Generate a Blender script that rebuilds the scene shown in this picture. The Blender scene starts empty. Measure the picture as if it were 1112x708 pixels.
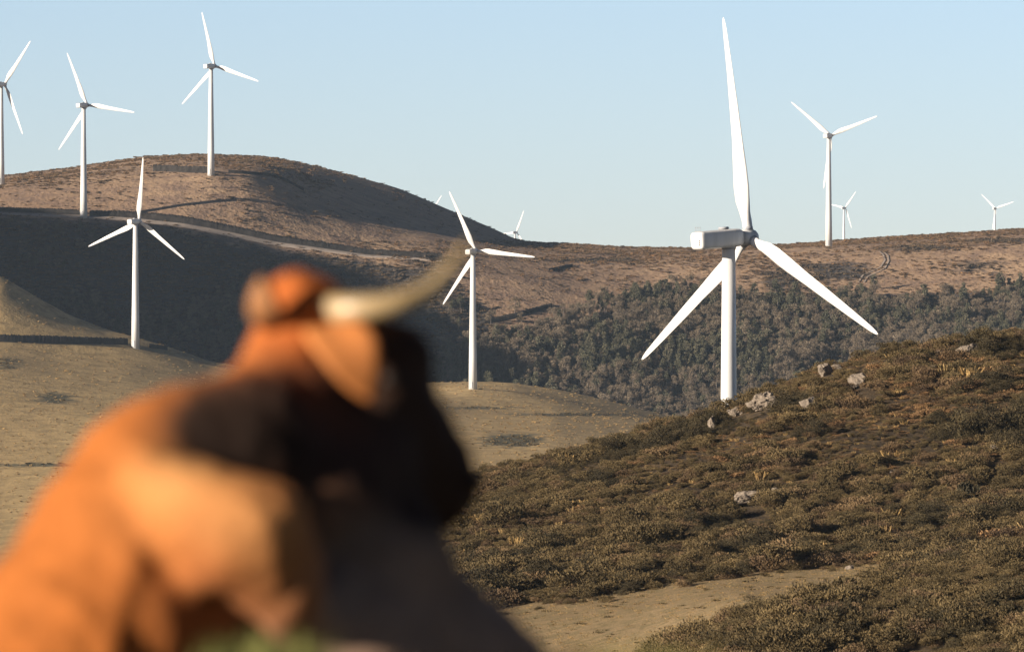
import bpy, bmesh, math, random
import numpy as np
from mathutils import Vector, Matrix, Euler

SC = bpy.context.scene
COL = SC.collection
rng = np.random.default_rng(7)
random.seed(7)
R = math.radians

# ------------------------------------------------------------------ camera, sky, sun, exposure
F = 6178.0                      # focal length in photograph pixels (200 mm on a 36 mm sensor)
U0, V0 = 556.0, 480.0           # photograph column straight ahead, row of eye level
cam_d = bpy.data.cameras.new('camera')
cam = bpy.data.objects.new('camera', cam_d); COL.objects.link(cam)
cam.location = (0, 0, 0); cam.rotation_euler = (math.pi/2, 0, 0)
cam_d.lens = 200; cam_d.sensor_width = 36; cam_d.shift_y = (V0-354)/1112
cam_d.clip_start = 0.1; cam_d.clip_end = 80000
cam_d.dof.use_dof = True; cam_d.dof.focus_distance = 900; cam_d.dof.aperture_fstop = 4.8
SC.camera = cam

SUN_EL, SUN_AZ = 13.5, 242.0    # azimuth clockwise from the view direction: left, a little behind the camera
w = bpy.data.worlds.new('World'); SC.world = w; w.use_nodes = True
wn = w.node_tree
sky = wn.nodes.new('ShaderNodeTexSky'); sky.sky_type = 'NISHITA'; sky.sun_disc = False
sky.sun_elevation = R(SUN_EL); sky.sun_rotation = R(SUN_AZ)
sky.altitude = 800; sky.air_density = 1.0; sky.dust_density = 0.3; sky.ozone_density = 3.0
bg = wn.nodes['Background']; bg.inputs[1].default_value = 0.071
# the clear winter sky: bright and pale low down, much deeper overhead
geo = wn.nodes.new('ShaderNodeTexCoord'); sep = wn.nodes.new('ShaderNodeSeparateXYZ'); wn.links.new(geo.outputs['Generated'], sep.inputs[0])
cr = wn.nodes.new('ShaderNodeValToRGB'); wn.links.new(sep.outputs['Z'], cr.inputs[0])
cr.color_ramp.elements[0].position = 0; cr.color_ramp.elements[0].color = (1.0, .89, 1.02, 1)
e1 = cr.color_ramp.elements.new(.085); e1.color = (1.12, .99, 1.06, 1)
e2 = cr.color_ramp.elements.new(.19); e2.color = (.46, .44, .52, 1)
cr.color_ramp.elements[3].position = .45; cr.color_ramp.elements[3].color = (.16, .155, .20, 1)
mx = wn.nodes.new('ShaderNodeMix'); mx.data_type = 'RGBA'; mx.blend_type = 'MULTIPLY'; mx.inputs[0].default_value = 1
wn.links.new(sky.outputs[0], mx.inputs[6]); wn.links.new(cr.outputs[0], mx.inputs[7]); wn.links.new(mx.outputs[2], bg.inputs[0])
sun_d = bpy.data.lights.new('sun', 'SUN'); sun_d.energy = 5.0; sun_d.angle = R(0.5); sun_d.color = (1.0, 0.87, 0.72)
sun = bpy.data.objects.new('sun', sun_d); COL.objects.link(sun)
S = Vector((math.sin(R(SUN_AZ))*math.cos(R(SUN_EL)), math.cos(R(SUN_AZ))*math.cos(R(SUN_EL)), math.sin(R(SUN_EL))))
sun.rotation_euler = S.to_track_quat('Z', 'Y').to_euler(); sun.location = (-60, -30, 60)
SC.view_settings.view_transform = 'Standard'; SC.view_settings.look = 'None'
SC.view_settings.exposure = 1.26; SC.view_settings.gamma = 1

# ------------------------------------------------------------------ helpers
def tag(o, label=None, cat=None, group=None, kind=None):
    if label: o['label'] = label
    if cat: o['category'] = cat
    if group: o['group'] = group
    if kind: o['kind'] = kind
    return o

def link(name, me, mat=None, parent=None, smooth=True):
    o = bpy.data.objects.new(name, me); COL.objects.link(o)
    if mat is not None: me.materials.append(mat)
    if parent is not None: o.parent = parent
    if smooth and len(me.polygons): me.polygons.foreach_set('use_smooth', [True]*len(me.polygons))
    return o

def bm_obj(name, bm, mat=None, parent=None, smooth=True):
    me = bpy.data.meshes.new(name); bmesh.ops.recalc_face_normals(bm, faces=bm.faces[:]); bm.to_mesh(me); bm.free()
    return link(name, me, mat, parent, smooth)

def empty(name, loc, rz=0):
    o = bpy.data.objects.new(name, None); COL.objects.link(o)
    o.location = loc; o.rotation_euler = (0, 0, rz); o.empty_display_size = 0.3
    return o

def hash2(ix, iy, seed):
    n = (ix.astype(np.int64)*374761393 + iy.astype(np.int64)*668265263 + seed*1442695041) & 0xffffffff
    n = ((n ^ (n >> 13))*1274126177) & 0xffffffff
    return ((n ^ (n >> 16)) & 0xffff)/65535.0

def vnoise(x, y, seed=0):
    ix, iy = np.floor(x), np.floor(y); fx, fy = x-ix, y-iy
    sx, sy = fx*fx*(3-2*fx), fy*fy*(3-2*fy)
    a, b = hash2(ix, iy, seed), hash2(ix+1, iy, seed); c, d = hash2(ix, iy+1, seed), hash2(ix+1, iy+1, seed)
    return (a*(1-sx)+b*sx)*(1-sy)+(c*(1-sx)+d*sx)*sy

def fbm(x, y, scale, seed=0, octv=4):
    s, a, t = 0, 1.0, 0
    for k in range(octv):
        s = s + a*vnoise(x/scale*2**k+17.3*k, y/scale*2**k+5.1*k, seed+k); t += a; a *= .5
    return s/t-.5                                                     # -0.5 .. 0.5

# ------------------------------------------------------------------ materials
def mat_new(name):
    m = bpy.data.materials.new(name); m.use_nodes = True
    return m, m.node_tree, m.node_tree.nodes['Principled BSDF']

def N(nt, t, **kw):
    n = nt.nodes.new(t)
    for k, v in kw.items():
        if k == 'inp':
            for a, b in v.items(): n.inputs[a].default_value = b
        else: setattr(n, k, v)
    return n

def noise(nt, scale, detail=5, rough=.55, vec=None, dist=0):
    n = N(nt, 'ShaderNodeTexNoise', inp={'Scale': scale, 'Detail': detail, 'Roughness': rough, 'Distortion': dist})
    if vec is not None: nt.links.new(vec, n.inputs['Vector'])
    return n.outputs['Fac']

def ramp(nt, fac, stops, interp='LINEAR'):
    r = N(nt, 'ShaderNodeValToRGB'); r.color_ramp.interpolation = interp
    e = r.color_ramp.elements
    while len(e) < len(stops): e.new(0.5)
    for i, (p, c) in enumerate(stops):
        e[i].position = p; e[i].color = (*c, 1) if len(c) == 3 else c
    nt.links.new(fac, r.inputs[0])
    return r.outputs[0]

def mix(nt, fac, a, b, mode='MIX'):
    m = N(nt, 'ShaderNodeMix', data_type='RGBA', blend_type=mode)
    for s, v in ((m.inputs[0], fac), (m.inputs[6], a), (m.inputs[7], b)):
        if isinstance(v, (int, float)): s.default_value = v
        elif isinstance(v, tuple): s.default_value = (*v, 1) if len(v) == 3 else v
        else: nt.links.new(v, s)
    return m.outputs[2]

def attr(nt, name):
    return N(nt, 'ShaderNodeAttribute', attribute_name=name).outputs['Fac']

def bump(nt, bs, h, strength, dist):
    b = N(nt, 'ShaderNodeBump', inp={'Strength': strength, 'Distance': dist})
    nt.links.new(h, b.inputs['Height']); nt.links.new(b.outputs[0], bs.inputs['Normal'])

def pos(nt): return N(nt, 'ShaderNodeNewGeometry').outputs['Position']

def ground_mat(name, base, stops2, dark, sc=1.0, bumpd=.5, patch=.02):
    """two-tone dry ground, fine mottling, attribute 'dark' brings in darker heather"""
    m, nt, bs = mat_new(name); p = pos(nt)
    n1 = noise(nt, patch, 6, .6, p); n2 = noise(nt, .35*sc, 5, .65, p); n3 = noise(nt, 1.6*sc, 3, .6, p)
    c = ramp(nt, n1, [(.35, base[0]), (.62, base[1])])
    c = mix(nt, ramp(nt, n2, [(.42, (0, 0, 0)), (.62, (1, 1, 1))]), c, stops2)
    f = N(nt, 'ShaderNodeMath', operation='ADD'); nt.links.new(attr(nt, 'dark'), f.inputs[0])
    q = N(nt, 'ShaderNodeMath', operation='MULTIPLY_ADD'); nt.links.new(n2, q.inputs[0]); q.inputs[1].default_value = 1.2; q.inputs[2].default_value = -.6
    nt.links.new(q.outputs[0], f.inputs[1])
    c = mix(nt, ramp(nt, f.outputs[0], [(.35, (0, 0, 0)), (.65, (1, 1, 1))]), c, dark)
    c = mix(nt, .34, c, ramp(nt, n3, [(.3, (.45, .45, .45)), (.7, (1.25, 1.2, 1.15))]), 'MULTIPLY')
    nt.links.new(c, bs.inputs['Base Color']); bs.inputs['Roughness'].default_value = .95; bs.inputs['Specular IOR Level'].default_value = .1
    bump(nt, bs, n3, .7, bumpd)
    return m

def leaf_mat(name, a, b, c3, transl=.0):
    m, nt, bs = mat_new(name)
    r = N(nt, 'ShaderNodeObjectInfo').outputs['Random']
    c = ramp(nt, r, [(0, a), (.5, b), (1, c3)])
    v = attr(nt, 'shade'); c = mix(nt, 1.0, c, ramp(nt, v, [(0, (.6, .6, .6)), (1, (1.35, 1.3, 1.2))]), 'MULTIPLY')
    nt.links.new(c, bs.inputs['Base Color']); bs.inputs['Roughness'].default_value = .8; bs.inputs['Specular IOR Level'].default_value = .15
    return m

def plain(name, col, rough=.6, var=.12, scale=3.0, metallic=0, spec=.3):
    m, nt, bs = mat_new(name); tc = N(nt, 'ShaderNodeTexCoord').outputs['Object']
    n = noise(nt, scale, 5, .6, tc)
    c = ramp(nt, n, [(.3, tuple(x*(1-var) for x in col)), (.7, tuple(min(1, x*(1+var)) for x in col))])
    nt.links.new(c, bs.inputs['Base Color']); bs.inputs['Roughness'].default_value = rough
    bs.inputs['Metallic'].default_value = metallic; bs.inputs['Specular IOR Level'].default_value = spec
    return m

M = {}
M['heath_soil'] = ground_mat('heath soil', ((.07, .05, .03), (.11, .078, .042)), (.055, .04, .024), (.04, .03, .02), 2.5, .15, .06)
M['field'] = ground_mat('dry pasture', ((.20, .142, .078), (.255, .185, .10)), (.16, .125, .065), (.11, .095, .05), 4, .10, .08)
M['grass_hill'] = ground_mat('tan grass hill', ((.34, .24, .112), (.44, .315, .15)), (.27, .195, .092), (.10, .09, .055), .6, .35, .012)
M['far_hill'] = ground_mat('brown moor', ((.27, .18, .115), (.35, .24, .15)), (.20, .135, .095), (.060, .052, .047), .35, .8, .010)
M['meadow'] = ground_mat('near meadow', ((.10, .09, .035), (.14, .115, .045)), (.08, .075, .03), (.05, .05, .03), 6, .03, .5)
M['track'] = plain('pale track', (.27, .22, .18), .95, .2, .3)
M['bank'] = plain('dark peat bank', (.03, .026, .023), 1.0, .5, .5, 0, .02)

# ------------------------------------------------------------------ the terrain: one height function
def P(*a): return np.array(a, float).T
CREST_B = P((-300, 285), (-60, 290), (0, 299), (38, 321), (76, 341), (114, 356), (149, 365), (183, 375), (229, 391), (300, 404), (400, 412), (470, 415.5), (513, 415), (560, 417), (620, 427), (680, 440), (715, 449), (800, 472), (1112, 560))
CREST_A = P((0, 760), (200, 690), (300, 620), (400, 560), (470, 525), (525, 507), (612, 485), (677, 469), (725, 456), (760, 447), (795, 436), (814, 425), (877, 400), (902, 392), (950, 380), (1000, 369), (1038, 362), (1077, 358), (1112, 353), (1300, 330))
CREST_C = P((-400, 226), (-100, 206), (0, 193), (85, 182.5), (119, 176.5), (158, 171.5), (226, 169), (282, 171.5), (318, 177), (356, 186), (394, 194.5), (432, 205), (471, 221), (509, 238), (547, 255), (562, 263), (585, 265), (620, 266.5), (680, 270), (748, 271), (800, 269), (883, 266), (959, 259), (1029, 254), (1112, 249), (1400, 240))
LOW_A = P((200, 690), (400, 672), (542, 656), (616, 648), (747, 629), (832, 623), (969, 611), (1112, 603), (1300, 596))
MOUND_A = P((300, 820), (540, 770), (640, 735), (700, 714), (730, 700), (798, 666), (878, 648), (963, 625), (1048, 608), (1112, 600), (1300, 590))

def vz(curve):        # row curve at distance d -> height
    return lambda u, d: (V0-np.interp(u, curve[0], curve[1]))/F*d
def cz(z): return lambda u, d: np.full_like(u, z)
def shifted(curve, k): return np.array([curve[0], curve[1]+k])

KN = [(-60, cz(-.75)), (3, cz(-.75)), (8, cz(-.86)), (10.5, cz(-.80)), (14, cz(-.85)), (30, cz(-2.0)), (90, cz(-7.0)), (180, cz(-12.0)),
      (232, vz(P((300, 860), (640, 830), (800, 775), (900, 755), (1112, 735)))),
      (270, vz(P((300, 835), (540, 795), (640, 765), (730, 732), (798, 697), (878, 680), (963, 660), (1048, 646), (1112, 640)))),
      (300, vz(shifted(MOUND_A, 10))), (345, vz(LOW_A)), (440, vz(shifted(CREST_A, 9))),
      (452, vz(shifted(CREST_A, 22))), (520, cz(-19.0)), (620, cz(-32.0)), (1000, cz(-45.0)),
      (1340, vz(P((-300, 560), (0, 562), (230, 548), (470, 515), (600, 512), (715, 520), (1112, 600)))),
      (1500, vz(P((-300, 470), (0, 480), (230, 478), (470, 465), (600, 470), (715, 482), (1112, 580)))),
      (1690, vz(P((-300, 375), (0, 394), (60, 403), (140, 413), (229, 426), (330, 430), (470, 433), (600, 444), (715, 462), (1112, 565)))),
      (1740, vz(P((-300, 360), (0, 374), (60, 385), (140, 396), (229, 415), (330, 422), (470, 424), (513, 422), (560, 426), (620, 437), (715, 457), (1112, 562)))),
      (1787, lambda u, d: (V0-(np.interp(u, CREST_B[0], CREST_B[1])*.86+.14*np.interp(u, (-300, 0, 60, 140, 229, 330, 470, 513, 560, 620, 715, 1112), (360, 374, 385, 396, 415, 422, 424, 422, 426, 437, 457, 562))))/F*d),
      (1795, vz(CREST_B)),
      (1862, vz(P((-300, 345), (0, 348), (120, 390), (229, 425), (470, 448), (715, 474), (900, 455), (1112, 430)))),
      (1935, vz(P((-300, 320), (0, 316), (229, 345), (470, 370), (600, 385), (715, 390), (900, 385), (1112, 370)))),
      (2010, vz(P((-300, 252), (0, 234), (90, 236.5), (200, 245), (300, 267), (400, 280), (480, 285), (560, 298), (620, 310), (700, 320), (840, 318), (1000, 315), (1112, 310)))),
      (2062, vz(P((-300, 232), (0, 206), (113, 197), (230, 189.5), (270, 194), (300, 206), (340, 226), (394, 244), (432, 253), (471, 260), (509, 267), (547, 274), (560, 277), (620, 283), (700, 286), (840, 283), (960, 276), (1112, 268)))),
      (2125, vz(P((-300, 225), (0, 199), (113, 185), (226, 178), (282, 181), (310, 191), (340, 207), (394, 229), (432, 240), (471, 250.5), (509, 260), (547, 267.5), (585, 272), (680, 275), (748, 275), (883, 268.5), (959, 265), (1112, 257)))),
      (2230, vz(P((-300, 220), (0, 196), (85, 185.5), (158, 175), (226, 172.5), (282, 175), (318, 181), (356, 192), (394, 205), (432, 216.5), (471, 231.5), (509, 247), (547, 261), (585, 268), (680, 272), (748, 272.5), (883, 267), (959, 261.5), (1112, 252)))),
      (2330, vz(CREST_C)),
      (2400, vz(shifted(CREST_C, 9))), (2680, vz(shifted(CREST_C, 60))), (3500, cz(70)),
      (4700, vz(P((0, 300), (1112, 300)))), (5300, vz(P((0, 290), (800, 290), (917, 274), (1080, 271), (1112, 271)))),
      (6500, vz(P((0, 310), (1112, 300)))), (12000, vz(P((0, 440), (1112, 440)))), (60000, vz(P((0, 474), (1112, 474))))]
KD = np.array([k[0] for k in KN], float)

BLK = P((1300, -40), (1560, 40), (1640, 103), (1655, 114), (1675, 137), (1738, 147), (1800, 156), (1833, 156), (1880, 145), (1920, 134), (2000, 118), (2200, 50), (2500, 0))

def smooth_curves(u):
    return u
def height(x, y):
    x = np.asarray(x, float); y = np.asarray(y, float); shp = x.shape
    x, y = x.ravel(), y.ravel()
    dd = np.maximum(y, 6.0)
    u = U0+x/dd*F
    out = np.zeros_like(x)
    CH = 200000
    for s in range(0, len(x), CH):
        uu, yy = u[s:s+CH], y[s:s+CH]
        off = 0
        Z = np.zeros((len(KN), len(uu)))
        for k, (d, fn) in enumerate(KN):
            wd = 14 if d < 1000 else 7                                # soften the corners of the measured curves
            Z[k] = sum(wt*fn(uu+o, d) for o, wt in ((-wd, .25), (0, .5), (wd, .25)))
        h = np.diff(KD)[:, None]; dl = np.diff(Z, axis=0)/h
        m = np.zeros_like(Z)
        w1 = 2*h[1:]+h[:-1]; w2 = h[1:]+2*h[:-1]
        same = dl[:-1]*dl[1:] > 0
        with np.errstate(divide='ignore', invalid='ignore'):
            hm = (w1+w2)/(w1/dl[:-1]+w2/dl[1:])
        m[1:-1] = np.where(same, hm, 0)
        i = np.clip(np.searchsorted(KD, yy)-1, 0, len(KD)-2); j = np.arange(len(uu))
        hh = KD[i+1]-KD[i]; t = np.clip((yy-KD[i])/hh, 0, 1)
        z = ((2*t**3-3*t**2+1)*Z[i, j]+(t**3-2*t**2+t)*hh*m[i, j]+(-2*t**3+3*t**2)*Z[i+1, j]+(t**3-t**2)*hh*m[i+1, j])
        out[s:s+CH] = z
    # unseen ridge added left of frame, its crest shaped to shade the valley
    ridge = np.interp(y-(x+430)*.532, BLK[0], BLK[1])+fbm(x, y, 30, 3)*5-(x+430)**2*.0028
    k = np.where((y > 1250) & (y < 2550) & (x < -215), 1, 0)
    out = np.where(k & (ridge > out), ridge, out)
    out = out+np.clip(x, -6, 6)*.20*np.interp(y, [20, 60], [1, 0])
    amp = np.interp(y, [0, 15, 60, 200, 300, 440, 520, 1300, 1900, 2100, 2600], [.03, .05, .5, .5, .45, .45, .8, 1.0, 1.6, 1.0, 2])
    lam = np.interp(y, [0, 60, 300, 1300, 2200], [4, 12, 14, 45, 45])
    out = out+amp*fbm(x/lam, y/lam, 1.0, 11, 4)
    out = out+np.interp(y, [190, 225, 290, 300, 342, 350, 430, 455, 480], [0, .8, .8, .2, .2, .7, .5, .15, 0])*fbm(x, y, 5.5, 77, 3)
    return out.reshape(shp)

def hz(x, y): return float(height(np.array([x]), np.array([y]))[0])
def ux(u, d): return (u-U0)/F*d
_dg = np.concatenate([np.arange(215, 460, .5), np.arange(1300, 2300, 2.0)])
def ground_at(u, v, lo, hi):
    """the distance at which the terrain is first seen at a pixel of the photograph"""
    d = _dg[(_dg >= lo) & (_dg <= hi)]
    z = height(ux(u, d), d); row = V0-z/d*F
    if not (row <= v).any(): return float(d[np.argmin(row)])
    k = int(np.argmax(row <= v))
    if k == 0: return float(d[0])
    f = (row[k-1]-v)/max(1e-6, row[k-1]-row[k]); return float(d[k-1]+f*(d[k]-d[k-1]))

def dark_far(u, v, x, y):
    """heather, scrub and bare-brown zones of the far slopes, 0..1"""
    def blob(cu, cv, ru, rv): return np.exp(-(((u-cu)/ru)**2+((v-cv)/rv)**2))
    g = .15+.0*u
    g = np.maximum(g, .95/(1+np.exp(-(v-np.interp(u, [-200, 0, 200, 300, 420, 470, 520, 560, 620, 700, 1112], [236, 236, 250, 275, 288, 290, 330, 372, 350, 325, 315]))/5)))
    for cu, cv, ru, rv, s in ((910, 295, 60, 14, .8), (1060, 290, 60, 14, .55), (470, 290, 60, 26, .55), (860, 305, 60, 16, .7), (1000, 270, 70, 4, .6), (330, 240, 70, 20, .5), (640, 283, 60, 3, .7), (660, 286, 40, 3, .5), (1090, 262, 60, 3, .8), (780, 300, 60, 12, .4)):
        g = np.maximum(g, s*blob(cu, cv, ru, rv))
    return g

def terrain(name, us, ds, mat, kindzone):
    U, D = np.meshgrid(us, ds)
    X, Y = (U-U0)/F*D, D
    Z = height(X, Y)
    n, m = len(ds), len(us)
    co = np.stack([X, Y, Z], -1).reshape(-1, 3)
    i = np.arange(n*m).reshape(n, m)
    f = np.stack([i[:-1, :-1], i[:-1, 1:], i[1:, 1:], i[1:, :-1]], -1).reshape(-1, 4)
    me = bpy.data.meshes.new(name)
    me.vertices.add(n*m); me.vertices.foreach_set('co', co.ravel())
    me.loops.add(f.size); me.loops.foreach_set('vertex_index', f.ravel())
    me.polygons.add(len(f)); me.polygons.foreach_set('loop_start', np.arange(len(f))*4); me.polygons.foreach_set('loop_total', np.full(len(f), 4))
    me.update(); me.validate()
    V = V0-Z/np.maximum(D, 1)*F
    a = me.attributes.new('dark', 'FLOAT', 'POINT'); a.data.foreach_set('value', kindzone(U, V, X, Y).ravel().astype(np.float32))
    return tag(link(name, me, mat), kind='structure')

def useq(lo, hi, fine, coarse):
    return np.unique(np.concatenate([np.linspace(-4200, lo, int((lo+4200)/coarse)), np.arange(lo, hi, fine), np.linspace(hi, 5200, int((5200-hi)/coarse))]))

def field_edge(u):     # near and far distance of the pasture strip
    return np.interp(u, [300, 880, 930, 960, 990], [300, 295, 295, 303, 335]), np.interp(u, [300, 990], [343, 343.5])
def in_field(u, d):
    a, b = field_edge(u); return (d > a) & (d < b) & (u < 990)

# near ground (rectangular), then four sheets out to the horizon, sharing their edges
gx = np.concatenate([np.linspace(-150, -8, 40), np.linspace(-7.5, 7.5, 90), np.linspace(8, 150, 40)])
gy = np.concatenate([np.linspace(-60, 2, 20), np.linspace(2.3, 16, 70), np.linspace(17, 186, 60)])
X, Y = np.meshgrid(gx, gy)
Zn = height(X, Y)
bm = bmesh.new(); vs = [[bm.verts.new((X[a, b], Y[a, b], Zn[a, b])) for b in range(len(gx))] for a in range(len(gy))]
for a in range(len(gy)-1):
    for b in range(len(gx)-1): bm.faces.new((vs[a][b], vs[a][b+1], vs[a+1][b+1], vs[a+1][b]))
tag(bm_obj('near_ground', bm, M['meadow']), kind='structure')

dsA = np.concatenate([np.linspace(180, 225, 20), np.linspace(226, 455, 330), np.linspace(460, 620, 30)])
uA = useq(250, 1400, 3, 30)
def zoneA(u, v, x, y): return .5+.8*fbm(x, y, 6, 5)
heath = terrain('heath_hill', uA, dsA, M['heath_soil'], zoneA)
fd = in_field
fu = np.arange(380, 992, 3.0)
# the pasture strip: a sheet just above the slope
bm = bmesh.new(); rows = []
for u in fu:
    a, b = field_edge(np.array([u])); a, b = float(a[0])-2.5, float(b[0])+2.5
    if u > 980: a = min(a, b-.5)
    dd_ = np.linspace(a, b, 60); xx = ux(u, dd_); zz = height(xx, dd_)+.07
    rows.append([bm.verts.new((xx[k], dd_[k], zz[k])) for k in range(60)])
for a in range(len(rows)-1):
    for k in range(59): bm.faces.new((rows[a][k], rows[a+1][k], rows[a+1][k+1], rows[a][k+1]))
tag(bm_obj('field', bm, M['field']), kind='structure')

def zoneB(u, v, x, y):
    def blob(cu, cv, ru, rv): return np.exp(-(((u-cu)/ru)**2+((v-cv)/rv)**2))
    g = .12+.5*np.maximum(0, fbm(x, y, 60, 9))
    for cu, cv, ru, rv, s in ((555, 478, 42, 10, .95), (10, 395, 30, 12, .6), (60, 432, 28, 9, .75), (40, 505, 70, 3, .8), (620, 450, 90, 2.2, .8), (520, 443, 60, 2.2, .75)):
        g = np.maximum(g, s*blob(cu, cv, ru, rv))
    return g
terrain('grass_hill', useq(-80, 1200, 4, 30), np.concatenate([np.linspace(620, 1290, 25), np.linspace(1300, 1850, 230)]), M['grass_hill'], zoneB)
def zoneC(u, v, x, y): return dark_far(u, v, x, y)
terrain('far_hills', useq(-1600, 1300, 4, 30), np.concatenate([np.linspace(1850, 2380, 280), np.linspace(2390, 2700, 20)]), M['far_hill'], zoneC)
terrain('moorland', useq(-200, 1400, 40, 60), np.concatenate([np.linspace(2700, 7000, 40), np.linspace(7600, 60000, 24)]), M['far_hill'], lambda u, v, x, y: .3+0*u)

# ------------------------------------------------------------------ thin winter haze: one closed box of even air round everything below the sky
bm = box = bmesh.new(); bmesh.ops.create_cube(bm, size=1, matrix=Matrix.Translation((0, 30400, 100)) @ Matrix.Diagonal((130000, 61400, 320, 1)))
hm0 = bpy.data.materials.new('haze'); hm0.use_nodes = True; hnt = hm0.node_tree; hnt.nodes.clear()
ho = hnt.nodes.new('ShaderNodeOutputMaterial'); hv = hnt.nodes.new('ShaderNodeVolumePrincipled')
hv.inputs['Color'].default_value = (.62, .80, 1.0, 1); hv.inputs['Density'].default_value = 4.0e-5; hv.inputs['Anisotropy'].default_value = .2
hnt.links.new(hv.outputs[0], ho.inputs['Volume'])
tag(bm_obj('haze', bm, hm0, smooth=False), kind='stuff', label='thin blue winter haze over the valley')

# ------------------------------------------------------------------ tracks and banks on the far slopes
def ribbon(name, pts, width, mat, lo, hi, rise=.25, lift=.08):
    """strip draped on the ground along photographed points; its back edge can rise as a cut bank"""
    pts = np.array(pts, float); us = np.arange(pts[0, 0], pts[-1, 0]+.1, 1.0) if abs(pts[-1, 0]-pts[0, 0]) > 8 else None
    if us is None: us = np.linspace(pts[0, 0], pts[-1, 0], 12)
    o = np.argsort(pts[:, 0]); vsr = np.interp(us, pts[o, 0], pts[o, 1])
    ds = np.array([ground_at(a, b, lo, hi) for a, b in zip(us, vsr)])
    ds = np.convolve(np.pad(ds, 10, mode='edge'), np.ones(21)/21, 'valid')
    bm = bmesh.new(); prev = None
    for u, d in zip(us, ds):
        row = []
        for k, (o_, hgt) in enumerate(((0, lift-.6), (0.05, lift), (width, lift), (width+.4, lift+rise), (width+2.5, lift+rise*.9), (width+4.0, -.6))):
            dd = d+o_; x = ux(u, dd); row.append(bm.verts.new((x, dd, hz(x, d+o_)+hgt+(random.uniform(-.12, .12)*rise if k >= 3 else 0))))
        if prev:
            for k in range(5): bm.faces.new((prev[k], row[k], row[k+1], prev[k+1]))
        prev = row
    return tag(bm_obj(name, bm, mat), kind='structure')
ribbon('road', [(-60, 232), (0, 233), (90, 237), (140, 240), (200, 247), (300, 267), (400, 279.5), (480, 284)], .8, M['track'], 1900, 2090, .1)
ribbon('bank', [(-60, 230), (0, 231), (60, 233), (86, 234.5)], .6, M['bank'], 1900, 2090, 1.3)
ribbon('bank', [(97, 236), (140, 236.5), (200, 243), (300, 264), (400, 277), (480, 281.5)], .6, M['bank'], 1900, 2090, 1.6)
ribbon('bank', [(166, 186), (200, 187.5), (226, 188.5)], .5, M['bank'], 2020, 2100, 2.2)
ribbon('bank', [(248, 188), (300, 192), (330, 198)], .5, M['bank'], 2020, 2100, .8)
ribbon('bank', [(-60, 371), (0, 371.5), (70, 373.5), (139, 374.5)], .4, M['bank'], 1400, 1790, 1.7)
ribbon('bank', [(162, 378), (182, 380)], .4, M['bank'], 1400, 1790, .9)
ribbon('bank', [(526, 353), (560, 346), (600, 334)], .5, M['bank'], 1880, 2100, .8)
ribbon('bank', [(592, 352), (612, 349)], .5, M['bank'], 1880, 2100, .6)
ribbon('bank', [(596, 296), (622, 289)], .5, M['bank'], 1950, 2150, .7)
def twin(pts):
    pts = np.array(pts, float)
    t = np.linspace(0, len(pts)-1, 60); us = np.interp(t, range(len(pts)), pts[:, 0]); vsr = np.interp(t, range(len(pts)), pts[:, 1])
    bm = bmesh.new(); prev = None
    dsm = np.array([ground_at(u, v, 1950, 2220) for u, v in zip(us, vsr)]); dsm = np.convolve(np.pad(dsm, 3, mode='edge'), np.ones(7)/7, 'valid')
    for u, d in zip(us, dsm):
        row = []
        for o_ in (-.3, .3):
            x = ux(u, d)+o_; row.append(bm.verts.new((x, d, hz(x, d)+.25)))
        if prev: bm.faces.new((prev[0], row[0], row[1], prev[1]))
        prev = row
    tag(bm_obj('path', bm, M['track']), kind='structure')
twin([(954, 273), (959, 277), (961, 283), (956, 291), (945, 296), (937, 299), (932, 308)])
twin([(958, 273), (964, 278), (965, 284), (961, 292), (951, 297), (942, 301), (938, 308)])

# ------------------------------------------------------------------ scatter: one object of kind 'stuff', instanced by geometry nodes
def proto_collection(name, meshes):
    c = bpy.data.collections.new(name)
    for k, me in enumerate(meshes):
        o = bpy.data.objects.new('%s_%d' % (name, k), me); c.objects.link(o)
    return c

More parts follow.
